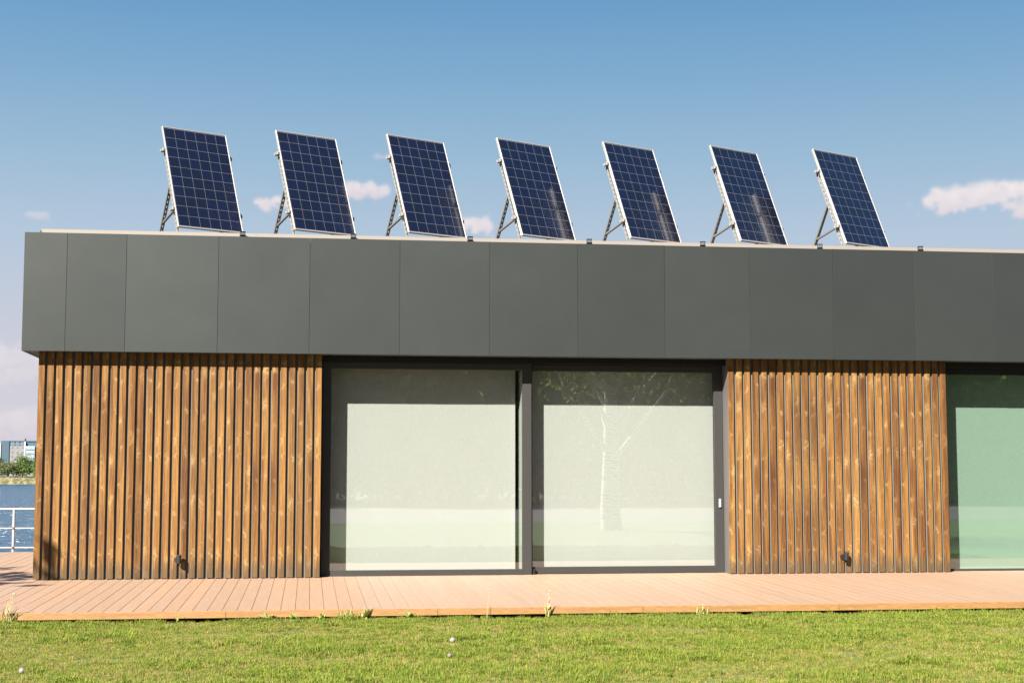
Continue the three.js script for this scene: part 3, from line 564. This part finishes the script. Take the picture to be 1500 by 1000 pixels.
{
  const Z = -960, t = thing('apartment_building', 'grey and white block of flats with blue top storey across the river', 'building', [-184, 2, Z]);
  const stone = M([0.20, 0.187, 0.183]), white = M([0.52, 0.51, 0.515]), blue = M([0.028, 0.085, 0.14]), glass = M([0.12, 0.16, 0.20], { roughness: 0.15 }), pale = M([0.22, 0.27, 0.31]);
  const W = 44, fl = 2.75, rows = 8, top = rows * fl - 0.2;
  part('wall', span(0, W, 0, top - fl, -14, 0), stone, t);
  part('top_storey', span(-0.02, W + 0.02, top - fl, top - 0.05, -14.05, 0.05), blue, t);
  part('roof', span(-0.4, W + 0.4, top, top + 0.55, -14.4, 0.5), blue, t);
  part('stair_tower', span(-5, -0.05, 0, top + 0.5, -13, 0.6), M([0.03, 0.075, 0.115]), t);
  part('end_wing', span(-17, -5.05, 0, top - 1.2, -13, 1.2), white, t);
  for (const x of [3.5, 26]) part('roof_plant', span(x, x + 5, top + 0.56, top + 1.9, -9, -4), stone, t);
  part('antenna', new THREE.CylinderGeometry(0.06, 0.08, 5, 6).translate(29, top + 4, -6), black, t);
  const wg = box(1.5, 1.45, 0.12), fg = mergeGeometries([box(1.7, 0.1, 0.2, 0, 0.77, 0), box(1.7, 0.12, 0.25, 0, -0.78, 0), box(0.1, 1.5, 0.2, -0.8, 0, 0), box(0.1, 1.5, 0.2, 0.8, 0, 0)]);
  for (let r = 0; r < rows; r++) for (let c = 0; c < 14; c++) {
    const x = 1.9 + c * 3.08, y = r * fl + 1.35, bal = (c > 2 && c < 5) || (c > 5 && c < 8) || c > 11;
    if (bal) continue;
    const w = part('window', wg, glass, t); w.position.set(x, y, r === rows - 1 ? 0.08 : 0.03); part('window_frame', fg, white, w);
  }
  for (const [x0, x1, m] of [[10.2, 15.8, pale], [19.4, 25.4, white], [38, 43, white]]) {
    for (let r = 0; r < rows - (m === pale ? 1 : 0); r++) { const b = part('balcony', span(x0, x1, r * fl + 0.1, r * fl + 1.2, 0.06, 1.5), m, t); part('balcony_glazing', span(x0 + 0.15, x1 - 0.15, r * fl + 1.21, r * fl + 2.5, 0.07, m === pale ? 1.4 : 0.4), m === pale ? M([0.35, 0.43, 0.48], { roughness: 0.2 }) : glass, b); }
    part('pier', span(x0 - 0.9, x0 - 0.1, 0, top - 0.1, 0.07, 1.7), white, t);
  }
  for (let r = 0; r < rows - 1; r++) for (let c = 0; c < 3; c++) part('window', wg, glass, t).position.set(-15 + c * 3.6, r * fl + 1.4, 1.21);
}

// ---------------------------------------------------------------- grass
{
  const q = rng(5150), tufts = [];
  const mk = (n, h) => {
    const pos = [], nor = [];
    for (let i = 0; i < n; i++) {
      const a = q() * 6.283, r = Math.sqrt(q()) * 0.026, x = Math.cos(a) * r, z = Math.sin(a) * r, b = q() * 6.283, l = h * (0.5 + q() * 0.7), lean = 0.15 + q() * 0.75, w = 0.0012 + q() * 0.0011;
      const dx = Math.cos(b), dz = Math.sin(b), sx = -dz * w, sz = dx * w, m = [x + dx * l * lean * 0.4, l * 0.6, z + dz * l * lean * 0.4], e = [x + dx * l * lean, l * (1 - lean * 0.35), z + dz * l * lean];
      const A = [x - sx, 0, z - sz], B = [x + sx, 0, z + sz], C = [m[0] + sx * 0.8, m[1], m[2] + sz * 0.8], D = [m[0] - sx * 0.8, m[1], m[2] - sz * 0.8];
      for (const p of [A, B, C, A, C, D, D, C, e]) { pos.push(...p); nor.push(dx * 0.35, 0.9, dz * 0.35); }
    }
    const g = new THREE.BufferGeometry(); g.setAttribute('position', new THREE.Float32BufferAttribute(pos, 3)); g.setAttribute('normal', new THREE.Float32BufferAttribute(nor, 3)); g.computeVertexNormals(); return g;
  };
  const mat = P([1.06, 1.05, 0.95], { roughness: 0.85, specularIntensity: 0.25, transmission: 0.3, thickness: 0, side: THREE.DoubleSide });
  const kinds = [[mk(17, 0.040), 110000], [mk(17, 0.034), 110000], [mk(10, 0.052), 26000]], x0 = -3, x1 = 14.5, z0 = DZ + 0.03, z1 = 10.5;
  const mtx = new THREE.Matrix4(), quat = new THREE.Quaternion(), col = new THREE.Color(), Y = V(0, 1, 0);
  kinds.forEach(([g, n], ki) => {
    const im = new THREE.InstancedMesh(g, mat, n); im.name = numbered('grass'); im.userData = { kind: 'stuff', label: 'short sunlit lawn grass with straw-coloured patches', category: 'grass' };
    for (let i = 0; i < n; i++) {
      const x = x0 + q() * (x1 - x0), z = z0 + (z1 - z0) * q();
      const patch = fbm(x * 1.3, z * 1.6, 700, 4), fine = fbm(x * 7, z * 7, 710, 3), lush = smooth(0.56, 0.40, patch + (fine - 0.5) * 0.4 + (z < DZ + 0.5 ? -0.1 : 0)), thin = smooth(0.62, 0.72, fbm(x * 2.3, z * 2.3, 730, 3)), tall = smooth(0.66, 0.74, fbm(x * 3.1, z * 3.1, 740, 3)), s = (0.55 + 0.6 * q()) * (0.70 + 0.5 * lush) * (1 - 0.35 * thin + 0.45 * tall) * (z < DZ + 0.12 ? 1.15 : 1);
      quat.setFromAxisAngle(Y, q() * 6.283); mtx.compose(V(x, LAWN - 0.004, z), quat, V(s, s * (0.85 + q() * 0.35), s)); im.setMatrixAt(i, mtx);
      const straw = q() < mix(0.40, 0.08, lush) + 0.35 * thin - 0.1 * tall, k = 0.75 + q() * 0.5;
      if (straw) col.setRGB(0.40 * k, 0.33 * k, 0.11 * k); else { const y = q(); col.setRGB(mix(0.155, 0.29, y) * k, mix(0.25, 0.315, y) * k, mix(0.026, 0.042, y) * k); }
      im.setColorAt(i, col);
    }
    im.castShadow = im.receiveShadow = true; scene.add(im);
  });
}
// weeds along the deck edge, seed heads in the lawn
{
  const leafG = P([0.36, 0.46, 0.09], { roughness: 0.7, transmission: 0.3, thickness: 0, side: THREE.DoubleSide }), leafY = P([0.55, 0.55, 0.16], { roughness: 0.75, transmission: 0.3, thickness: 0, side: THREE.DoubleSide }), stalkM = M([0.50, 0.40, 0.22], { roughness: 0.9 });
  const blade = (a, l, w, bend) => { // a pointed leaf of four segments
    const pos = [], n = 5; const pt = (f) => V(Math.cos(a) * l * bend * f * f, l * (f - 0.35 * bend * f * f), Math.sin(a) * l * bend * f * f), sd = V(-Math.sin(a), 0, Math.cos(a));
    for (let i = 0; i < n; i++) { const f0 = i / n, f1 = (i + 1) / n, w0 = w * Math.sin(Math.PI * (0.12 + 0.88 * f0)), w1 = i === n - 1 ? 0.0002 : w * Math.sin(Math.PI * (0.12 + 0.88 * f1)), A = pt(f0).addScaledVector(sd, -w0), B = pt(f0).addScaledVector(sd, w0), C = pt(f1).addScaledVector(sd, w1), D = pt(f1).addScaledVector(sd, -w1); for (const p of [A, B, C, A, C, D]) pos.push(p.x, p.y, p.z); }
    const g = new THREE.BufferGeometry(); g.setAttribute('position', new THREE.Float32BufferAttribute(pos, 3)); g.computeVertexNormals(); return g;
  };
  const q = rng(4711);
  const weeds = [[0.44, 0.266, 'tall dry grass clump at the deck edge near the corner', 'grass', 1], [1.95, 0.144, 'small narrow-leaved weed at the deck edge below the wider slat wall', 'slim', 0], [2.78, 0.111, 'low broad-leaved weed at the deck edge', 'broad', 0], [3.04, 0.111, 'low broad-leaved weed at the deck edge', 'broad', 0], [3.29, 0.111, 'low broad-leaved weed at the deck edge', 'broad', 0], [3.51, 0.155, 'dense green grass tuft at the deck edge before the glass door', 'grass', 0], [3.70, 0.176, 'yellowish upright weed beside the dense grass tuft', 'broad', 1], [4.12, 0.122, 'low broad-leaved weed at the deck edge', 'broad', 0], [4.86, 0.277, 'single dry stalk standing before the deck edge', 'stalk', 1], [5.44, 0.266, 'straggly yellow weed with two seed stems at the deck edge', 'straggle', 1], [6.96, 0.144, 'loose pale grass tuft at the deck edge below the door handle', 'grass', 1]];
  for (const [x, h, label, kind, dry] of weeds) {
    const t = thing('weed', label, 'weed', [x, LAWN, DZ + 0.06], label.startsWith('low broad') ? 'broad-leaved weeds along the deck' : undefined), m = dry ? leafY : leafG, n = { grass: 30, slim: 6, broad: 16, stalk: 2, straggle: 7 }[kind], w = { grass: 0.0035, slim: 0.006, broad: 0.018, stalk: 0.003, straggle: 0.006 }[kind], gs = [];
    for (let i = 0; i < n; i++) gs.push(blade(q() * 6.283, h * (kind === 'stalk' ? 0.3 : 0.55 + q() * 0.5), w * (0.7 + q() * 0.5), 0.15 + q() * (kind === 'broad' ? 0.8 : 0.5)).translate((q() - 0.5) * (kind === 'grass' ? 0.12 : 0.03), 0, (q() - 0.5) * 0.03));
    part('leaves', mergeGeometries(gs), m, t);
    if (kind === 'stalk' || kind === 'straggle' || x < 1) for (let i = 0; i < (kind === 'stalk' ? 1 : 3); i++) {
      const e = V((q() - 0.3) * 0.08, h * (0.85 + q() * 0.25), 0), s = part('stem', tube([V(0, 0, 0), e.clone().multiplyScalar(0.5).add(V(-0.006, 0, 0)), e], [0.0028, 0.0024, 0.0016], 5), stalkM, t);
      part('seed_head', new THREE.SphereGeometry(0.007, 7, 5).scale(1, 1.6, 1).translate(e.x, e.y, e.z), stalkM, s);
    }
  }
  const fluff = P([0.55, 0.53, 0.50], { roughness: 1, transmission: 0.35, thickness: 0, side: THREE.DoubleSide }), brown = M([0.36, 0.28, 0.22], { roughness: 1 });
  const puff = (x, z, y, r, label, m) => {
    const t = thing('dandelion', label, 'flower', [x, LAWN, z]), list = [];
    part('stem', tube([V(0, 0, 0), V(0.004, y * 0.5, 0), V(0, y - r * 0.3, 0)], [0.003, 0.0026, 0.0022], 6), leafG, t);
    part('core', new THREE.IcosahedronGeometry(r * 0.28, 1).translate(0, y, 0), brown, t);
    for (let i = 0; i < 210; i++) { const k = i + 0.5, ph = Math.acos(1 - 2 * k / 210), th = 2.39996 * k, d = V(Math.cos(th) * Math.sin(ph), Math.cos(ph), Math.sin(th) * Math.sin(ph)), a = V().crossVectors(d, V(0.3, 0.9, 0.2)).normalize(), b = V().crossVectors(d, a); list.push([V(0, y, 0).addScaledVector(d, r * (0.9 + q() * 0.12)), a.multiplyScalar(r * 0.15), b.multiplyScalar(r * 0.15)]); list.push([V(0, y, 0).addScaledVector(d, r * 0.6), a.clone().multiplyScalar(0.12), d.clone().multiplyScalar(r * 0.38)]); }
    part('seed_head', quads(list, false), m, t);
  };
  puff(4.275, 6.36, 0.10, 0.021, 'white dandelion clock in the middle of the lawn', fluff);
  puff(4.19, 7.02, 0.06, 0.017, 'small withered dandelion head in front of the white one', M([0.32, 0.25, 0.23], { roughness: 1, side: THREE.DoubleSide }));
  puff(1.285, 7.66, 0.08, 0.018, 'white dandelion clock in the lawn toward the open corner', fluff);
}
scene.traverse((m) => { if (m.isMesh) m.castShadow = m.receiveShadow = true; });
renderer.render(scene, camera);
